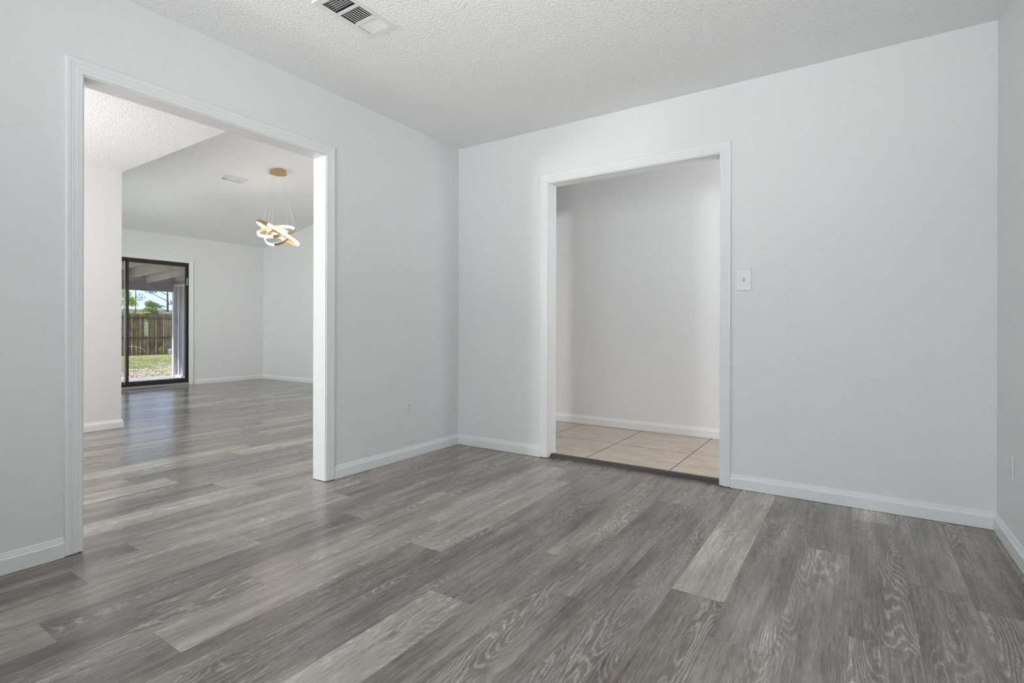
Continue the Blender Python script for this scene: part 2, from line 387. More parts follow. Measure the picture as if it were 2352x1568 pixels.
# ---------------------------------------------------------------- walls and ceilings
def wall(name, boxes, material=None):
    bm = NB()
    for b in boxes: box(bm, *b)
    return mk(name, bm, material or M['wall'], kind='structure')
JT = 0.018   # jamb board thickness: rough opening is larger by this
wall('wall_left', [(-WT, 0, YD - WT, AY0 - JT, 0, 2.75), (-WT, 0, AY1 + JT, WT, 0, 2.75), (-WT, 0, AY0 - JT, AY1 + JT, HEAD + JT, 2.75)])
wall('wall_back', [(0, BX0 - JT, 0, WT, 0, 2.55), (BX1 + JT, 5.1, 0, WT, 0, 2.55), (BX0 - JT, BX1 + JT, 0, WT, HEAD + JT, 2.55)])
wall('wall_right', [(RW, RW + WT, YS, 0, 0, 2.55)])
WX0, WX1, WZ0, WZ1 = 1.0, 3.1, 0.85, 2.15      # window behind the camera
wall('wall_front', [(0, WX0, YS - WT, YS, 0, 2.55), (WX1, RW + WT, YS - WT, YS, 0, 2.55), (WX0, WX1, YS - WT, YS, 0, WZ0), (WX0, WX1, YS - WT, YS, WZ1, 2.55)])
wall('wall_hall', [(-WT, 5.1, HALLY, HALLY + WT, 0, 2.55)])
wall('wall_hall_end', [(5.0, 5.1, WT, 0.25, 0, 2.55), (5.0, 5.1, 1.2, HALLY, 0, 2.55), (5.0, 5.1, .25, 1.2, 0, .35), (5.0, 5.1, .25, 1.2, 2.2, 2.55)])
# dining room (through the wide opening)
DX0, DX1, DZ0, DZ1 = -2.9, -2.0, 0.8, 2.15
wall('wall_dining_front', [(STX, DX0, YD - WT, YD, 0, 2.55), (DX1, -WT, YD - WT, YD, 0, 2.55), (DX0, DX1, YD - WT, YD, 0, DZ0), (DX0, DX1, YD - WT, YD, DZ1, 2.55)])
wall('wall_dining_left', [(STX - 0.12, STX, YD - WT, STY, 0, 2.44)])
# living room
LY = -1.90; LX0, LX1 = -5.9, -3.9
wall('wall_living_front', [(FX, LX0, LY - WT, LY, 0, 3.2), (LX1, STX - .12, LY - WT, LY, 0, 3.2), (LX0, LX1, LY - WT, LY, 0, .8), (LX0, LX1, LY - WT, LY, 2.15, 3.2)])
DY0, DY1, DTOP = -0.925, 0.915, 2.045          # sliding door opening
bm = NB()
box(bm, FX - WT, FX, LY - WT, DY0, 0, 2.62); box(bm, FX - WT, FX, DY1, FY + WT, 0, 2.62); box(bm, FX - WT, FX, DY0, DY1, DTOP, 2.62)
mk('wall_far', bm, M['wall'], kind='structure')
bm = NB()
prism(bm, [(FX, 0), (-WT, 0), (-WT, vz(-WT) + .06), (RIDGE, vz(RIDGE) + .06), (FX, vz(FX) + .06)], 'y', FY, FY + WT)
mk('wall_far_right', bm, M['wall'], kind='structure')
bm = NB()      # end wall beside the hall, closing the living room under the ridge
box(bm, -WT, 0, HALLY + WT, FY, 0, 2.75); box(bm, -WT, 0, WT, HALLY + WT, 2.05, 2.75)
mk('wall_living_right', bm, M['wall'], kind='structure')
bm = NB()      # header above the edge of the flat ceiling
prism(bm, [(STX - .12, H), (-WT, H), (-WT, vz(-WT) + .06), (RIDGE, vz(RIDGE) + .06), (STX - .12, vz(STX - .12) + .06)], 'y', STY - WT, STY)
mk('wall_header', bm, M['wall'], kind='structure')
bm = NB(); box(bm, STX - .12, STX - .12 + .1, LY - WT, STY - WT, H, 3.2); mk('wall_header_side', bm, M['wall'], kind='structure')

bm = NB(); VENT = (0.787, -1.7175)
vx0, vx1, vy0, vy1 = VENT[0] - .075, VENT[0] + .075, VENT[1] - .155, VENT[1] + .155
for b in ((0, vx0, YS, 0), (vx1, RW, YS, 0), (vx0, vx1, YS, vy0), (vx0, vx1, vy1, 0)): box(bm, *b, H, H + .08)
mk('ceiling', bm, M['ceiling'], kind='structure')
bm = NB(); box(bm, STX - .02, -WT, YD, STY - .001, H - .001, H + .08); mk('ceiling', bm, M['ceiling'], kind='structure')
bm = NB(); box(bm, 0, 5.1, WT, HALLY, H, H + .08); mk('ceiling', bm, M['ceiling'], kind='structure')
bm = NB()
prism(bm, [(FX, vz(FX)), (RIDGE, vz(RIDGE)), (-WT, vz(-WT)), (-WT, vz(-WT) + .05), (RIDGE, vz(RIDGE) + .05), (FX, vz(FX) + .05)], 'y', LY, FY)
mk('ceiling', bm, M['ceiling'], kind='structure')

# ---------------------------------------------------------------- trim: jambs, casings, baseboards
CAS = [(0, 0), (0, .0090), (.002, .0105), (.016, .0113), (.0185, .0126), (.0210, .0117), (.032, .0125), (.035, .0140), (.0380, .0131), (.042, .0150), (.050, .0163), (.0565, .0158), (.0600, .0135), (.0600, 0)]
def casing(name, a0, a1, top, zb, mapf, parent=None):
    rows = []
    for (a, z, sa, sz) in ((a0, zb, -1, 0), (a0, top, -1, 1), (a1, top, 1, 1), (a1, zb, 1, 0)):
        rows.append([mapf(a + sa * d, z + sz * d, t) for d, t in CAS])
    bm = NB(); sweep(bm, rows)
    return mk(name, bm, M['trim'], parent=parent, kind=None if parent else 'structure')
casing('trim_1', AY0 - .005, AY1 + .005, HEAD + .006, 0.007, lambda a, z, t: (t, a, z))
casing('trim_2', BX0 - .005, BX1 + .005, HEAD + .006, 0.006, lambda a, z, t: (a, -t, z))
def jamb(name, boxes):
    bm = NB()
    for b in boxes: box(bm, *b, bev=0.0012)
    mk(name, bm, M['trim'], kind='structure')
jamb('trim_3', [(-WT - .004, .003, AY1, AY1 + JT, .004, HEAD), (-WT - .004, .003, AY0 - JT, AY0, .004, HEAD), (-WT - .004, .003, AY0 - JT, AY1 + JT, HEAD, HEAD + JT)])
jamb('trim_4', [(BX0 - JT, BX0, -.003, WT + .004, .004, HEAD), (BX1, BX1 + JT, -.003, WT + .004, .004, HEAD), (BX0 - JT, BX1 + JT, -.003, WT + .004, HEAD, HEAD + JT)])
# casing on the far side of the wide opening
casing('trim_5', AY0 - .005, AY1 + .005, HEAD + .006, 0.004, lambda a, z, t: (-WT - t, a, z))
casing('trim_6', BX0 - .005, BX1 + .005, HEAD + .006, TZ + .002, lambda a, z, t: (a, WT + t, z))
BASE = [(0, 0.0015), (.0140, 0.0015), (.0142, .058), (.0125, .062), (.0090, .0655), (.0085, .0700), (.0060, .0740), (.0055, .0790), (.0030, .0830), (0, .0835)]
def baseboard(name, path, side=1, z=0.0, caps=True):
    """path: xy points along the wall face; side=+1 room lies to the left of travel"""
    P_ = [Vector((*p, 0)) for p in path]; rows = []
    for i, p in enumerate(P_):
        d0 = (P_[i] - P_[i - 1]).normalized() if i > 0 else (P_[1] - P_[0]).normalized()
        d1 = (P_[i + 1] - P_[i]).normalized() if i < len(P_) - 1 else d0
        n0 = Vector((-d0.y, d0.x, 0)) * side; n1 = Vector((-d1.y, d1.x, 0)) * side
        mit = (n0 + n1) / (1 + n0.dot(n1))
        rows.append([tuple(p + mit * t + Vector((0, 0, h + z))) for t, h in BASE])
    bm = NB(); sweep(bm, rows); mk(name, bm, M['trim'], kind='structure')
e5 = .0655
baseboard('baseboard_left', [(0, AY0 - e5), (0, YS)], side=1)
baseboard('baseboard_left', [(0, -.0005), (0, AY1 + e5)], side=1)
baseboard('baseboard_back', [(BX0 - e5, 0), (0, 0)], side=1)
baseboard('baseboard_back', [(RW, 0), (BX1 + e5, 0)], side=1)
baseboard('baseboard_right', [(RW, YS), (RW, 0)], side=1)
baseboard('baseboard_hall', [(5.0, HALLY), (-.1, HALLY)], side=1, z=TZ)
baseboard('baseboard_dining_left', [(STX - .12, LY + .0), (STX - .12, STY), (STX, STY), (STX, YD)], side=1)
baseboard('baseboard_far', [(FX, FY), (FX, DY1 + .085)], side=1)
baseboard('baseboard_far_right', [(-WT, FY), (FX, FY)], side=1)
baseboard('baseboard_living_left', [(-WT, AY1 + e5), (-WT, WT)], side=1)
# reducer strip between planks and tile
bm = NB(); prism(bm, [(0.028, 0.0008), (0.030, .014), (.036, .021), (.044, .0245), (.075, .0245), (.078, TZ + .0002), (.078, 0.0008)], 'x', BX0 + .0006, BX1 - .0006)
mk('threshold_strip', bm, M['reducer'], label='dark charcoal threshold strip between grey planks and beige tile in the back doorway', cat='threshold')

# ---------------------------------------------------------------- windows behind the camera side (light the rooms)
def window(name, ax0, ax1, z0, z1, y, sash=True):
    r = empty(name, (0, 0, 0), kind='structure'); f = .045
    bm = NB()
    for b in ((ax0, ax1, z0, z0 + f), (ax0, ax1, z1 - f, z1), (ax0, ax0 + f, z0 + f, z1 - f), (ax1 - f, ax1, z0 + f, z1 - f), ((ax0 + ax1) / 2 - .02, (ax0 + ax1) / 2 + .02, z0 + f, z1 - f)):
        box(bm, b[0], b[1], y - .085, y - .035, b[2], b[3])
    mk('window_frame', bm, M['trim'], parent=r)
    for q in ((ax0 + f, (ax0 + ax1) / 2 - .02), ((ax0 + ax1) / 2 + .02, ax1 - f)):
        bm = NB(); box(bm, q[0], q[1], y - .063, y - .058, z0 + f, z1 - f); mk('pane', bm, M['glass'], parent=r)
    bm = NB(); box(bm, ax0 - .04, ax1 + .04, y - .01, y + .05, z0 - .025, z0, bev=.003); mk('window_sill', bm, M['trim'], parent=r)
window('window_1', WX0, WX1, WZ0, WZ1, YS)
window('window_2', DX0, DX1, DZ0, DZ1, YD)
window('window_3', LX0, LX1, .8, 2.15, LY)  # unseen window added to light the living room's right wall

# ---------------------------------------------------------------- sliding patio door in the far wall
dr = empty('door_1', (FX, 0, 0), kind='structure')
def dbox(name, boxes, m_, parent=dr, bev=.001, label=None):
    bm = NB()
    for b in boxes: box(bm, *b, bev=bev)
    return mk(name, bm, m_, parent=parent, label=label)
f0, f1, ft = DY0 + .008, 0.908, 2.030
dbox('door_frame', [(-.10, .004, f1 - .012, f1, .045, ft), (-.10, .004, f0, f0 + .022, .045, ft), (-.10, .004, f0, f1, ft - .03, ft), (-.10, .004, f0, f1, .045, .062)], M['bronze'])
dbox('door_sill', [(-.11, .012, f0, f1, .004, .044)], M['alu'], label='grey aluminium sill')
pn = dbox('door_panel', [(-.040, -.018, .034, .060, .062, ft - .03), (-.045, -.015, f1 - .036, f1 - .012, .062, ft - .03), (-.045, -.015, .060, f1 - .036, ft - .065, ft - .03), (-.045, -.015, .060, f1 - .036, .062, .112)], M['bronze'])
dbox('pane', [(-.033, -.028, .060, f1 - .036, .112, ft - .065)], M['glass'], parent=pn, bev=0)
dbox('door_handle', [(-.015, .004, f1 - .030, f1 - .014, 1.66, 1.78)], M['alu'], parent=pn, label='small grey latch')
pf = dbox('door_panel', [(-.080, -.058, .036, .058, .062, ft - .03), (-.085, -.055, f0 + .022, f0 + .052, .062, ft - .03), (-.085, -.055, f0 + .052, .030, ft - .065, ft - .03), (-.085, -.055, f0 + .052, .030, .062, .112)], M['bronze'])
dbox('screen_stile', [(-.053, -.047, .008, .018, .075, ft - .04)], M['alu'], parent=pf, bev=0, label='thin pale aluminium stile')
dbox('pane', [(-.073, -.068, f0 + .052, .030, .112, ft - .065)], M['glass'], parent=pf, bev=0)
casing('trim_7', DY0 + .003, DY1 + .002, ft + .004, .003, lambda a, z, t: (FX + t, a, z * 1.0))
jamb('trim_8', [(FX - WT, FX + .001, f1 + .0005, DY1, .002, DTOP), (FX - WT, FX + .001, DY0, f0 - .0005, .002, DTOP), (FX - WT, FX + .001, DY0, DY1, ft + .0005, DTOP)])

# ---------------------------------------------------------------- outlets and the switch (local frame: faces -Y, wall at y=0)
def plate_bm(w_=.070, h_=.115, t=.0055):
    bm = NB(); box(bm, -w_ / 2, w_ / 2, -t, -.0003, -h_ / 2, h_ / 2, bev=.0022); return bm
def slot_cyl(bm, cx, cz, r, y0, y1, n=12):
    A = [bm.verts.new((cx + r * math.cos(i * 2 * PI / n), y0, cz + r * math.sin(i * 2 * PI / n))) for i in range(n)]
    B = [bm.verts.new((v.co.x, y1, v.co.z)) for v in A]
    for i in range(n): bm.faces.new((A[i], A[(i + 1) % n], B[(i + 1) % n], B[i]))
    bm.faces.new(A[::-1]); bm.faces.new(B)
def outlet(loc, rz, label, group=None):
    r = empty('wall_outlet', loc, rz, label, 'outlet', group)
    mk('cover_plate', plate_bm(), M['plastic'], parent=r)
    for s in (1, -1):
        bm = NB(); n = 20; zc = s * .0195
        pts = []
        for i in range(n):
            a = i * 2 * PI / n; x, z = .0172 * math.cos(a), .0172 * math.sin(a); z = max(-.0135, min(.0135, z)); pts.append((x, z + zc))
        prism(bm, pts, 'y', -.0075, -.005)
        rc = mk('receptacle', bm, M['plastic'], parent=r)
        bm = NB()
        box(bm, -.0078, -.0056, -.0079, -.0070, zc + .0005, zc + .0085); box(bm, .0056, .0078, -.0079, -.0070, zc + .001, zc + .008)
        slot_cyl(bm, 0, zc - .0065, .0026, -.0079, -.0070)
        mk('slot', bm, M['slot'], parent=rc)
    bm = NB(); slot_cyl(bm, 0, 0, .003, -.0066, -.005); mk('screw', bm, M['plastic'], parent=r)
    return r
outlet((0, -.574, .369), PI / 2, 'white duplex outlet low on the left wall between the wide opening and the corner')
o3 = outlet((RW, -.297, .368), -PI / 2, 'white duplex outlet low on the right wall, seen edge on near the corner')
outlet((FX, 1.482, .383), PI / 2, 'small distant duplex outlet on the far wall, nearer the sliding door')
r = empty('blank_wall_plate', (FX, 1.887, .379), PI / 2, 'small distant blank white plate on the far wall, nearer the room corner', 'wall plate')
mk('cover_plate', plate_bm(), M['plastic'], parent=r)
bm = NB(); slot_cyl(bm, 0, .042, .003, -.0066, -.005); mk('screw', bm, M['plastic'], parent=r)
bm = NB(); slot_cyl(bm, 0, -.042, .003, -.0066, -.005); mk('screw', bm, M['plastic'], parent=r)
r = empty('light_switch', (2.194, 0, 1.253), 0, 'white toggle light switch on the back wall to the right of the doorway', 'switch')
mk('cover_plate', plate_bm(.084, .128, .006), M['plastic'], parent=r)
bm = NB(); box(bm, -.0052, .0052, -.0066, -.0055, -.012, .012); mk('toggle_slot', bm, M['fin'], parent=r)
bm = NB(); prism(bm, [(-.006, -.0095), (-.006, .006), (-.0155, .0105), (-.0170, .0050)], 'x', -.0040, .0040); mk('toggle', bm, M['plastic'], parent=r)
for s in (1, -1):
    bm = NB(); slot_cyl(bm, 0, s * .030, .0030, -.0074, -.0055); mk('screw', bm, M['plastic'], parent=r)

# ---------------------------------------------------------------- ceiling vents (local frame: faces -Z, ceiling at z=0, length along Y)
def slat(bm, a, b, off, w_, tilt, axis, zc=-.001, curve=.25, n=4):
    """thin curved louvre from a to b along axis ('x' or 'y'), centred at off on the other axis"""
    sec = []
    for i in range(n + 1):
        s = (i / n - .5) * w_; ang = tilt + curve * (i / n - .5) * 2
        sec.append((s * math.cos(tilt) - curve * w_ * .25 * ((2 * i / n - 1) ** 2) * math.sin(tilt), s * math.sin(tilt) + curve * w_ * .25 * ((2 * i / n - 1) ** 2) * math.cos(tilt)))
    th = .0009; loop = [(u, v) for u, v in sec] + [(u - th * math.sin(tilt), v + th * math.cos(tilt)) for u, v in sec[::-1]]
    rows = []
    for e_ in (a, b):
        rows.append([((e_, off + u, zc + v) if axis == 'x' else (off + u, e_, zc + v)) for u, v in loop])
    sweep(bm, rows)
def vent(loc, L, W, label, mid=-27, rot=(0, 0, 0)):
    r = empty('ceiling_vent', loc, 0, label, 'vent'); r.rotation_euler = rot
    S = [(-.1425, -.0605), (-.0425, .0445), (.0635, .1455)]; sx_ = .0665
    k = L / .352; kx = W / .203
    S = [(a * k, b * k) for a, b in S]; sx_ *= kx
    bm = NB(); x0, x1, y0, y1 = -W / 2, W / 2, -L / 2, L / 2
    zf0, zf1 = -.0075, -.0055
    cells = [(x0 + .004, x1 - .004, y0 + .004, S[0][0]), (x0 + .004, x1 - .004, S[0][1], S[1][0]), (x0 + .004, x1 - .004, S[1][1], S[2][0]), (x0 + .004, x1 - .004, S[2][1], y1 - .004)]
    for a, b in S: cells += [(x0 + .004, -sx_, a, b), (sx_, x1 - .004, a, b)]
    for c in cells: box(bm, *c, zf0, zf1)
    # flanged rim sloping up to the ceiling
    for (p, q) in (((x0, y0), (x1, y0)), ((x1, y0), (x1, y1)), ((x1, y1), (x0, y1)), ((x0, y1), (x0, y0))):
        def inn(c): return (c[0] + (.005 if c[0] < 0 else -.005), c[1] + (.005 if c[1] < 0 else -.005))
        a_, b_2 = inn(p), inn(q)
        vs = [bm.verts.new((*p, -.0003)), bm.verts.new((*q, -.0003)), bm.verts.new((*b_2, zf0)), bm.verts.new((*a_, zf0))]
        bm.faces.new(vs)
    mk('vent_frame', bm, M['vent'], parent=r)
    # louvres: rear bank tilts away, middle bank runs lengthwise, front bank faces the room
    n = 7; a, b = S[0]
    for i in range(n):
        bm = NB(); slat(bm, -sx_, sx_, a + (i + .35) * (b - a) / n, .0135 * k, math.radians(44), 'x', zc=.001); mk('louvre', bm, M['vent'], parent=r)
    n = 9; a, b = S[1]
    for i in range(n):
        bm = NB(); slat(bm, a, b, -sx_ + (i + .5) * 2 * sx_ / n, .0150 * kx, math.radians(mid), 'y', zc=.0005); mk('louvre', bm, M['vent'], parent=r)
    n = 7; a, b = S[2]
    for i in range(-1, n + 1):
        bm = NB(); slat(bm, -sx_ - .0032, sx_ + .0032, a + (i + .5) * (b - a) / n, .0168 * k, math.radians(-30), 'x', zc=-.0005); mk('louvre', bm, M['vent'], parent=r)
    # damper fins seen through the rear bank
    bm = NB()
    for i in range(8): box(bm, -sx_ + (i + .5) * 2 * sx_ / 8 - .0008, -sx_ + (i + .5) * 2 * sx_ / 8 + .0008, S[0][0], S[0][1], .010, .024)
    mk('damper', bm, M['fin'], parent=r)
    bm = NB(); d = .05; t = .003
    hx, hy0, hy1 = sx_ + .004, S[0][0] - .006, S[2][1] + .022
    box(bm, -hx, hx, hy0, hy1, d, d + t); box(bm, -hx - t, -hx, hy0, hy1, -.002, d); box(bm, hx, hx + t, hy0, hy1, -.002, d)
    box(bm, -hx, hx, hy0 - t, hy0, -.002, d); box(bm, -hx, hx, hy1, hy1 + t, -.002, d)
    mk('duct_box', bm, M['duct'], parent=r)
    return r
vent((VENT[0], VENT[1], H), .352, .203, 'large white ceiling vent with three louvre banks at the top of the picture')
fvx, fvy = -4.112, .344
vent((fvx, fvy, vz(fvx) - .001), .31, .17, 'small distant white vent on the sloped ceiling left of the chandelier', mid=38, rot=(0, -math.atan(SL), 0))

# ---------------------------------------------------------------- chandelier
CH = Vector((-3.60, .655, 0)); CH.z = vz(CH.x)
ch = empty('chandelier', CH, 0, 'gold chandelier of three lit interlocking rings hanging in the living room', 'chandelier')
bm = NB()
def disc(bm, r, z0, z1, n=40, tilt=0.0, dx=0.0):
    A, B = [], []
    for i in range(n):
        a = i * 2 * PI / n; x, y = r * math.cos(a), r * math.sin(a)
        A.append(bm.verts.new((x, y, z0 + x * tilt))); B.append(bm.verts.new((x, y, z1 + x * tilt)))
    for i in range(n): bm.faces.new((A[i], A[(i + 1) % n], B[(i + 1) % n], B[i]))
    bm.faces.new(A[::-1]); bm.faces.new(B)
disc(bm, .094, -.036, .004); disc(bm, .107, -.042, -.036)
cn = mk('canopy', bm, M['gold'], parent=ch)
right = Vector(rt); depth = Vector(fw)
def ring(cx, cz, rad, n_tilt, lit_from, hgt=.040):
    """centre relative to the lamp. The white band sits on the outside for half the ring and on the inside for the other half"""
    c = right * cx + Vector((0, 0, cz)); nrm = Vector(n_tilt).normalized()
    v = nrm.cross(right).normalized(); u = v.cross(nrm).normalized(); n = 96; t = .006; hh = hgt / 2
    def P_(a, r_, h_): return c + (u * math.cos(a) + v * math.sin(a)) * r_ + nrm * h_
    bm = NB(); V = []
    for i in range(n):
        a = 2 * PI * i / n; V.append([bm.verts.new(P_(a, rad + o_, h_)) for o_, h_ in ((t / 2, hh), (t / 2, -hh), (-t / 2, -hh), (-t / 2, hh))])
    V.append(V[0])
    for A, B in zip(V, V[1:]):
        for k in range(4): bm.faces.new((A[k], A[(k + 1) % 4], B[(k + 1) % 4], B[k]))
    bmesh.ops.recalc_face_normals(bm, faces=bm.faces)
    ro = mk('ring', bm, M['gold'], parent=ch, label='gold ring with a glowing white band')
    for half, sgn in ((0, 1), (1, -1)):
        bm = NB(); rows = []
        for i in range(n // 2 + 1):
            a = lit_from + PI * half + PI * i / (n // 2); r0, r1 = rad + sgn * (t / 2 + .0003), rad + sgn * (t / 2 + .006)
            rows.append([P_(a, r0, hh * .92), P_(a, r1, hh * .8), P_(a, r1, -hh * .8), P_(a, r0, -hh * .92)])
        sweep(bm, rows); mk('led_band', bm, M['led'], parent=ro, label='glowing white band')
    return c, u, v, rad
RZ = -(CH.z - 2.206)
d2r = math.radians
rA = ring(-.004, RZ, .285, right * math.sin(d2r(27)) + depth * .18 + Vector((0, 0, math.cos(d2r(27)))), -PI * .5)
rB = ring(-.020, RZ + .02, .226, -depth * math.sin(d2r(27)) + Vector((0, 0, math.cos(d2r(27)))), PI * .56)
rC = ring(-.010, RZ - .052, .150, -depth * math.sin(d2r(50)) + Vector((0, 0, math.cos(d2r(50)))), PI * .5)
for (c, u, v, rad), angs in ((rA, (.4, 2.4, 4.2)), (rB, (.2, 2.9)), (rC, (.6, 3.6))):
    for a in angs:
        e_ = c + (u * math.cos(a) + v * math.sin(a)) * rad; h_top = Vector((e_.x * .24, e_.y * .24, -.04))
        bm = NB(); tube(bm, [h_top, e_ + Vector((0, 0, .012))], .0010, 5); mk('cable', bm, M['cable'], parent=ch)

# ================================================================= outdoors
# ground, patio slab
bm = NB(); gx = [-60, -40, -30, -23.3, -20, -16, -12, -10, -9.6, -6.68]
def gz(x): return -.28 if x < -22 else (-.22 if x < -15 else (-.17 if x < -11 else -.13))
for a, b in zip(gx, gx[1:]):
    for ya, yb in ((-20, 0), (0, 10), (10, 40)):
        bm.faces.new([bm.verts.new(v) for v in ((a, ya, gz(a)), (b, ya, gz(b)), (b, yb, gz(b)), (a, yb, gz(a)))])
bmesh.ops.remove_doubles(bm, verts=bm.verts, dist=.001); bmesh.ops.recalc_face_normals(bm, faces=bm.faces)
mk('yard_ground', bm, M['ground'], kind='structure')
bm = NB(); box(bm, -9.45, -6.665, -2.5, 2.6, -.12, -.065); mk('patio_slab', bm, M['concrete'], kind='structure')
# exterior skin of the house beside the door
# patio cover
pc = empty('patio_cover', (-9, 1, 0), 0, 'weathered white timber patio cover with battened side wall outside the sliding door', 'patio cover')
def pbox(name, b, m_, label=None, slope=0.0):
    bm = NB(); vs = box(bm, *b)
    if slope:
        for v in vs: v.co.z += slope * (v.co.x + 9.1)
    o = mk(name, bm, m_, label=label); o.parent = pc; o.location = (9, -1, 0); return o
S2 = .045
pbox('beam', (-9.09, -9.0, -2.6, 1.738, 1.690, 1.866), M['beam_grey'], 'long grey beam')
for y, zb_, x0 in ((1.00, 1.924, -9.5), (1.24, 1.838, -8.99), (1.751, 1.90, -8.98), (.40, 1.90, -9.5), (-.2, 1.90, -9.5), (-.8, 1.9, -9.5), (-1.4, 1.9, -9.5), (-2.0, 1.9, -9.5)):
    top = 2.12 if x0 < -9.1 else 2.015
    pbox('rafter', (x0, -6.665, y, y + .038, zb_, top), M['beam_pale'], slope=S2)
pbox('roof_boards', (-9.6, -6.665, -2.6, 2.4, 2.122, 2.15), M['deckboard'], slope=S2)
pbox('blocking', (-9.08, -9.04, -2.6, 1.79, 1.868, 2.12), M['deckboard'])
pbox('post', (-9.06, -8.997, 1.739, 1.789, -.064, 1.865), M['batten'], 'white painted post')
# side wall of the patio
def sbox(name, b, m_, label=None):
    bm = NB(); box(bm, *b); o = mk(name, bm, m_, label=label); o.parent = pc; o.location = (9, -1, 0); return o
sbox('side_wall', (-9.06, -6.67, 1.79, 1.83, -.064, 2.11), M['siding'])
sbox('top_rail', (-8.995, -6.67, 1.755, 1.79, 1.80, 1.84), M['batten'])
sbox('bottom_rail', (-8.995, -6.67, 1.755, 1.79, -.064, -.02), M['batten'])
for x in (-8.84, -8.655, -8.46, -8.26, -8.05, -7.85, -7.65, -7.45, -7.25, -7.05, -6.85):
    sbox('batten', (x - .012, x + .012, 1.768, 1.79, -.02, 1.80), M['batten'], 'white batten')

# fence
rng = random.Random(5)
fe = empty('wooden_fence', (-23.3, 7, -.28), 0, 'weathered brown picket fence across the back of the yard', 'fence')
def fbox(name, b, m_, label=None, bevx=False):
    bm = NB(); box(bm, *b); o = mk(name, bm, m_, label=label); o.parent = fe; o.location = (23.3, -7, .28); return o
y = 2.6; i = 0
while y < 11.6:
    wd = .135 + rng.uniform(-.008, .008); gap = rng.choice((.003, .006, .012, .022, .030))
    zt = 1.52 + rng.uniform(-.025, .02) + (y - 6) * .02; zb_ = -.29
    if y < 6.90 <= y + wd + gap: zt = .58
    bm = NB(); c = .016; xo = rng.uniform(-.006, .006)
    if zt > 1: prism(bm, [(y, zb_), (y + wd, zb_), (y + wd, zt - c), (y + wd - c, zt), (y + c, zt), (y, zt - c)], 'x', -23.318 + xo, -23.300 + xo)
    else: prism(bm, [(y, zb_), (y + wd, zb_), (y + wd, zt - .06), (y + wd * .6, zt), (y + wd * .3, zt - .03), (y, zt + .02)], 'x', -23.318, -23.300)
    o = mk('picket', bm, M['fence_light'] if rng.random() < .35 else M['fence']); o.parent = fe; o.location = (23.3, -7, .28)
    y += wd + gap; i += 1
for z in (.47, 1.34): fbox('rail', (-23.29, -23.24, 2.5, 11.7, z, z + .06), M['rail'])
for y in (3.0, 5.35, 7.75, 10.1): fbox('post', (-23.41, -23.325, y, y + .09, -.29, 1.45), M['rail'])

# plants
def blob_leaves(bm, c, r, n, size, rng, squash=(1, 1, 1)):
    for _ in range(n):
        d = Vector((rng.gauss(0, 1), rng.gauss(0, 1), rng.gauss(0, 1))).normalized() * (rng.random() ** .45)
        p = Vector(c) + Vector((d.x * r * squash[0], d.y * r * squash[1], d.z * r * squash[2]))
        a = Vector((rng.gauss(0, 1), rng.gauss(0, 1), rng.gauss(0, 1))).normalized(); b = a.orthogonal().normalized()
        b = Matrix.Rotation(rng.uniform(0, 6.28), 3, a) @ b; s = size * rng.uniform(.6, 1.3); c2 = a.cross(b)
        bm.faces.new([bm.verts.new(q) for q in (p - b * s, p + c2 * s * .45, p + b * s, p - c2 * s * .45)])
def tree(name, base, label, cat, trunk, blobs, leafm, rng, size=.09, group=None):
    r = empty(name, base, 0, label, cat, group)
    bm = NB()
    for pts, rad in trunk: tube(bm, pts, rad, 7)
    mk('trunk', bm, M['bark'], parent=r)
    bm = NB()
    for (c, rr, n, sq) in blobs: blob_leaves(bm, c, rr, n, size, rng, sq)
    mk('foliage', bm, leafm, parent=r, label='leaves'); return r
rng = random.Random(21)
zg = -.28
# yellow-green tree on the left
tree('leafy_tree', (-26.5, 7.1, zg), 'tall yellow-green leafy tree rising behind the fence at left of the glass door', 'tree',
     [([(0, -.5, 0), (.1, -.45, 1.8), (0, -.5, 4.4)], [.08, .05, .02]), ([(.1, -.45, 1.5), (.3, -.1, 2.3)], [.025, .01])],
     [((0, -.42, 2.6), .72, 3000, (1, 1, 1.35)), ((.1, .36, 2.45), .25, 420, (1, .9, .9)), ((0, .2, 2.85), .2, 160, (1, 1.2, .7)), ((0, -.8, 4.2), 1.1, 1500, (1, 1.0, 1)), ((.2, .12, 1.86), .22, 160, (1, 1, .7))], M['leaf_yellow'], rng, .045)
# rounded tree in the middle
tree('round_tree', (-26.8, 8.42, zg), 'round green tree standing behind the middle of the fence', 'tree',
     [([(0, 0, 0), (0, .05, 1.9)], [.06, .03])],
     [((0, -.02, 2.02), .36, 3000, (1, 1, 1.15)), ((0, .12, 1.75), .36, 2000, (1, 1, 1)), ((0, -.06, 2.42), .20, 700, (1, 1, .9)), ((0, -.2, 1.75), .28, 1000, (1, 1, 1))], M['leaf_green'], rng, .026)
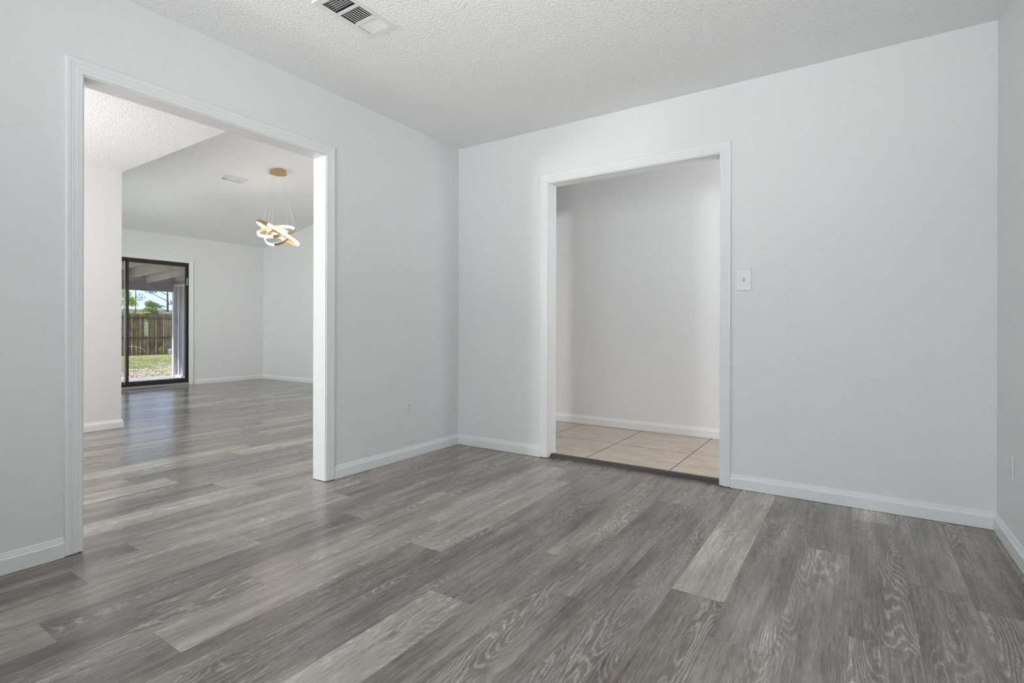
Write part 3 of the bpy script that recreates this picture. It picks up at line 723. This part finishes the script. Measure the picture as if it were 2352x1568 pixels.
# pine with bare branches at the right
pb = Vector((-30.3, 10.65, zg))
br = [([(0, 0, 0), (0, .02, 2.2), (.03, .0, 4.2), (0, 0, 8.6)], [.075, .062, .045, .02])]
bl = []
for (z, y2, z2) in ((2.75, -1.75, 3.75), (3.1, -1.2, 3.75), (2.55, .9, 2.75), (3.6, -1.9, 4.7), (4.1, 1.2, 4.9), (4.6, -1.5, 5.3), (5.2, 1.3, 5.9), (5.8, -1.1, 6.4), (6.6, 0.9, 7.0), (2.2, -1.0, 2.5)):
    br.append(([(0, 0, z), (.1, y2 * .5, z + (z2 - z) * .42), (.1, y2, z2)], [.022, .014, .006]))
    for k in range(5):
        t = .45 + .55 * k / 4
        bl.append(((.1 + rng.uniform(-.3, .3), y2 * t, z + (z2 - z) * t + .04), .15 + .1 * rng.random(), 170, (1.3, 1.7, .7)))
bl += [((0, .1, 7.6), .9, 800, (1, 1, 1)), ((0, .35, 3.45), .28, 300, (1, 1, .9)), ((0, .5, 2.95), .2, 150, (1, 1, .8))]
tree('pine_tree', pb, 'tall thin pine tree with bare branches behind the fence at right', 'tree', br, bl, M['leaf_pine'], rng, .036)
# more distant hazy trees
tree('distant_tree', (-37, 11.6, zg), 'distant loose tree showing above the pale roof', 'tree', [([(0, 0, 0), (0, 0, 4)], [.05, .02])],
     [((0, -.3, 2.9), .5, 500, (1, 1, .9)), ((0, .3, 3.25), .32, 160, (1, 1, .9)), ((0, -.6, 3.5), .4, 300, (1, 1, .9))], M['leaf_pine'], rng, .04)
tree('shade_tree', (-21.0, .2, zg), 'large broad tree added out of view beside the yard to cast dappled shade', 'tree', [([(0, 0, 0), (.2, .6, 3.2), (.3, 1.6, 6)], [.2, .15, .06])],  # unseen tree, added to throw dappled shade on yard and slab
     [((0, 2.2, 6.6), 1.5, 1100, (1.4, 1.5, .6)), ((2.4, .8, 6.4), 1.4, 800, (1.5, 1.5, .6)), ((4.5, .2, 5.8), 1.2, 500, (1.5, 1.3, .6)), ((7.0, -.3, 5.4), 1.2, 420, (1.6, 1.2, .6))], M['leaf_green'], rng, .10)
# trailing vine on the fence top and seedling at its foot
bm = NB(); blob_leaves(bm, (-23.47, 6.70, 1.58), .10, 120, .028, rng, (.8, 1.8, .5)); blob_leaves(bm, (-23.47, 6.95, 1.62), .07, 90, .028, rng, (.8, 2.4, .4)); blob_leaves(bm, (-23.47, 6.30, 1.60), .09, 80, .028, rng, (.8, 1.6, .5))
blob_leaves(bm, (-23.47, 7.75, 1.62), .09, 90, .028, rng, (.8, 2.2, .5))
mk('vine', bm, M['leaf_yellow'], label='bright yellow-green vine spilling over the top of the fence', cat='vine')
bm = NB(); blob_leaves(bm, (-22.9, 7.28, .0), .13, 110, .03, rng, (.5, .6, 1.3)); tube(bm, [(-22.9, 7.28, zg), (-22.9, 7.28, .1)], .008, 5)
mk('seedling', bm, M['leaf_yellow'], label='small bright green seedling at the foot of the fence', cat='plant')
bm = NB(); blob_leaves(bm, (-25.0, 7.2, .45), .75, 3800, .045, rng, (.7, 3.6, 1.25)); mk('shrub', bm, M['leaf_yellow'], label='sunlit shrubs glimpsed through the gaps in the fence', cat='shrub')
bm = NB(); tube(bm, [(-22.6, 5.9, .16), (-22.6, 6.1, .16), (-22.6, 6.3, .11), (-22.6, 6.45, .03), (-22.6, 6.58, -.09), (-22.6, 6.68, -.27)], [.006, .008, .009, .009, .008, .006], 5)
mk('dry_branch', bm, M['straw'], label='pale dry branch arching in front of the fence', cat='branch')
bm = NB(); box(bm, -22.8, -22.4, 7.44, 8.2, zg, .0, bev=.05); mk('storage_tub', bm, M['bin'], label='low blue-grey tub beside the fence behind the white post', cat='tub')
# neighbouring house
nh = empty('neighbour_house', (-48, 17, zg), 0, 'low neighbouring house with a bright white roof beyond the fence', 'house')
bm = NB(); box(bm, -3, 3, -7, 9, 0, 2.62); mk('house_wall', bm, M['house_wall'], parent=nh)
bm = NB(); prism(bm, [(-3.4, 2.62), (3.4, 2.62), (3.4, 2.72), (0, 3.02), (-3.4, 2.72)], 'y', -7.4, 9.4); mk('house_roof', bm, M['roof_metal'], parent=nh, label='bright white roof')
bm = NB(); box(bm, 3.36, 3.5, -7.4, 9.4, 2.44, 2.62); mk('gutter', bm, M['beam_grey'], parent=nh)

# grass and leaf litter: nobody could count them
def blades(n, fn, seed, hmin, hmax, wd):
    rng = random.Random(seed); vs, fs = [], []
    for _ in range(n):
        x, y, z = fn(rng); a = rng.uniform(0, 2 * PI); h = rng.uniform(hmin, hmax); w_ = wd * rng.uniform(.6, 1.3)
        dx, dy = math.cos(a) * w_, math.sin(a) * w_; lx, ly = rng.uniform(-.6, .6) * h, rng.uniform(-.6, .6) * h
        i = len(vs); vs += [(x - dx, y - dy, z), (x + dx, y + dy, z), (x + lx, y + ly, z + h)]; fs.append((i, i + 1, i + 2))
    me = bpy.data.meshes.new('grass'); me.from_pydata(vs, [], fs); return me
def yard(rng, x0, x1):
    while True:
        x = rng.uniform(x0, x1); yc = 1.4 + (-x - 9.5) * .415; hw = 1.3 + (-x - 9.5) * .14
        y = yc + rng.uniform(-hw, hw)
        return x, y, gz(x - .0)
def zg_at(x):
    for a, b in zip(gx, gx[1:]):
        if a <= x <= b: t = (x - a) / (b - a); return gz(a) * (1 - t) + gz(b) * t
    return -.13
def pos_grass(rng):
    while True:
        x, y, _ = yard(rng, -23.2, -11.0)
        if noise.noise(Vector((x * .6, y * .8, 3))) + (-x - 15.0) * .085 > rng.uniform(-.25, .15): return x, y, zg_at(x)
me = blades(60000, pos_grass, 3, .015, .06, .006); me.materials.append(M['grass'])
o = bpy.data.objects.new('grass', me); COL.objects.link(o); props(o, 'sunlit yellow-green grass in front of the fence', 'grass', kind='stuff')
def litter():
    rng = random.Random(9); vs, fs = [], []
    for _ in range(17000):
        while True:
            x, y, _z = yard(rng, -17.0, -9.47)
            if noise.noise(Vector((x * 1.3, y * 1.6, 7))) + (x + 13.2) * .22 > rng.uniform(-.3, .3): break
        z = zg_at(x) + rng.uniform(.002, .03); a = rng.uniform(0, 2 * PI); s = rng.uniform(.008, .028)
        n_ = Vector((rng.uniform(-.5, .5), rng.uniform(-.5, .5), 1)).normalized(); u = n_.orthogonal().normalized(); u = Matrix.Rotation(a, 3, n_) @ u; v = n_.cross(u)
        p = Vector((x, y, z)); i = len(vs)
        vs += [p - u * s, p + v * s * .5, p + u * s, p - v * s * .5]; fs.append((i, i + 1, i + 2, i + 3))
    me = bpy.data.meshes.new('fallen_leaves'); me.from_pydata([tuple(v) for v in vs], [], fs); me.materials.append(M['litter']); return me
o = bpy.data.objects.new('fallen_leaves', litter()); COL.objects.link(o); props(o, 'dry fallen leaves scattered between the patio slab and the grass', 'leaves', kind='stuff')
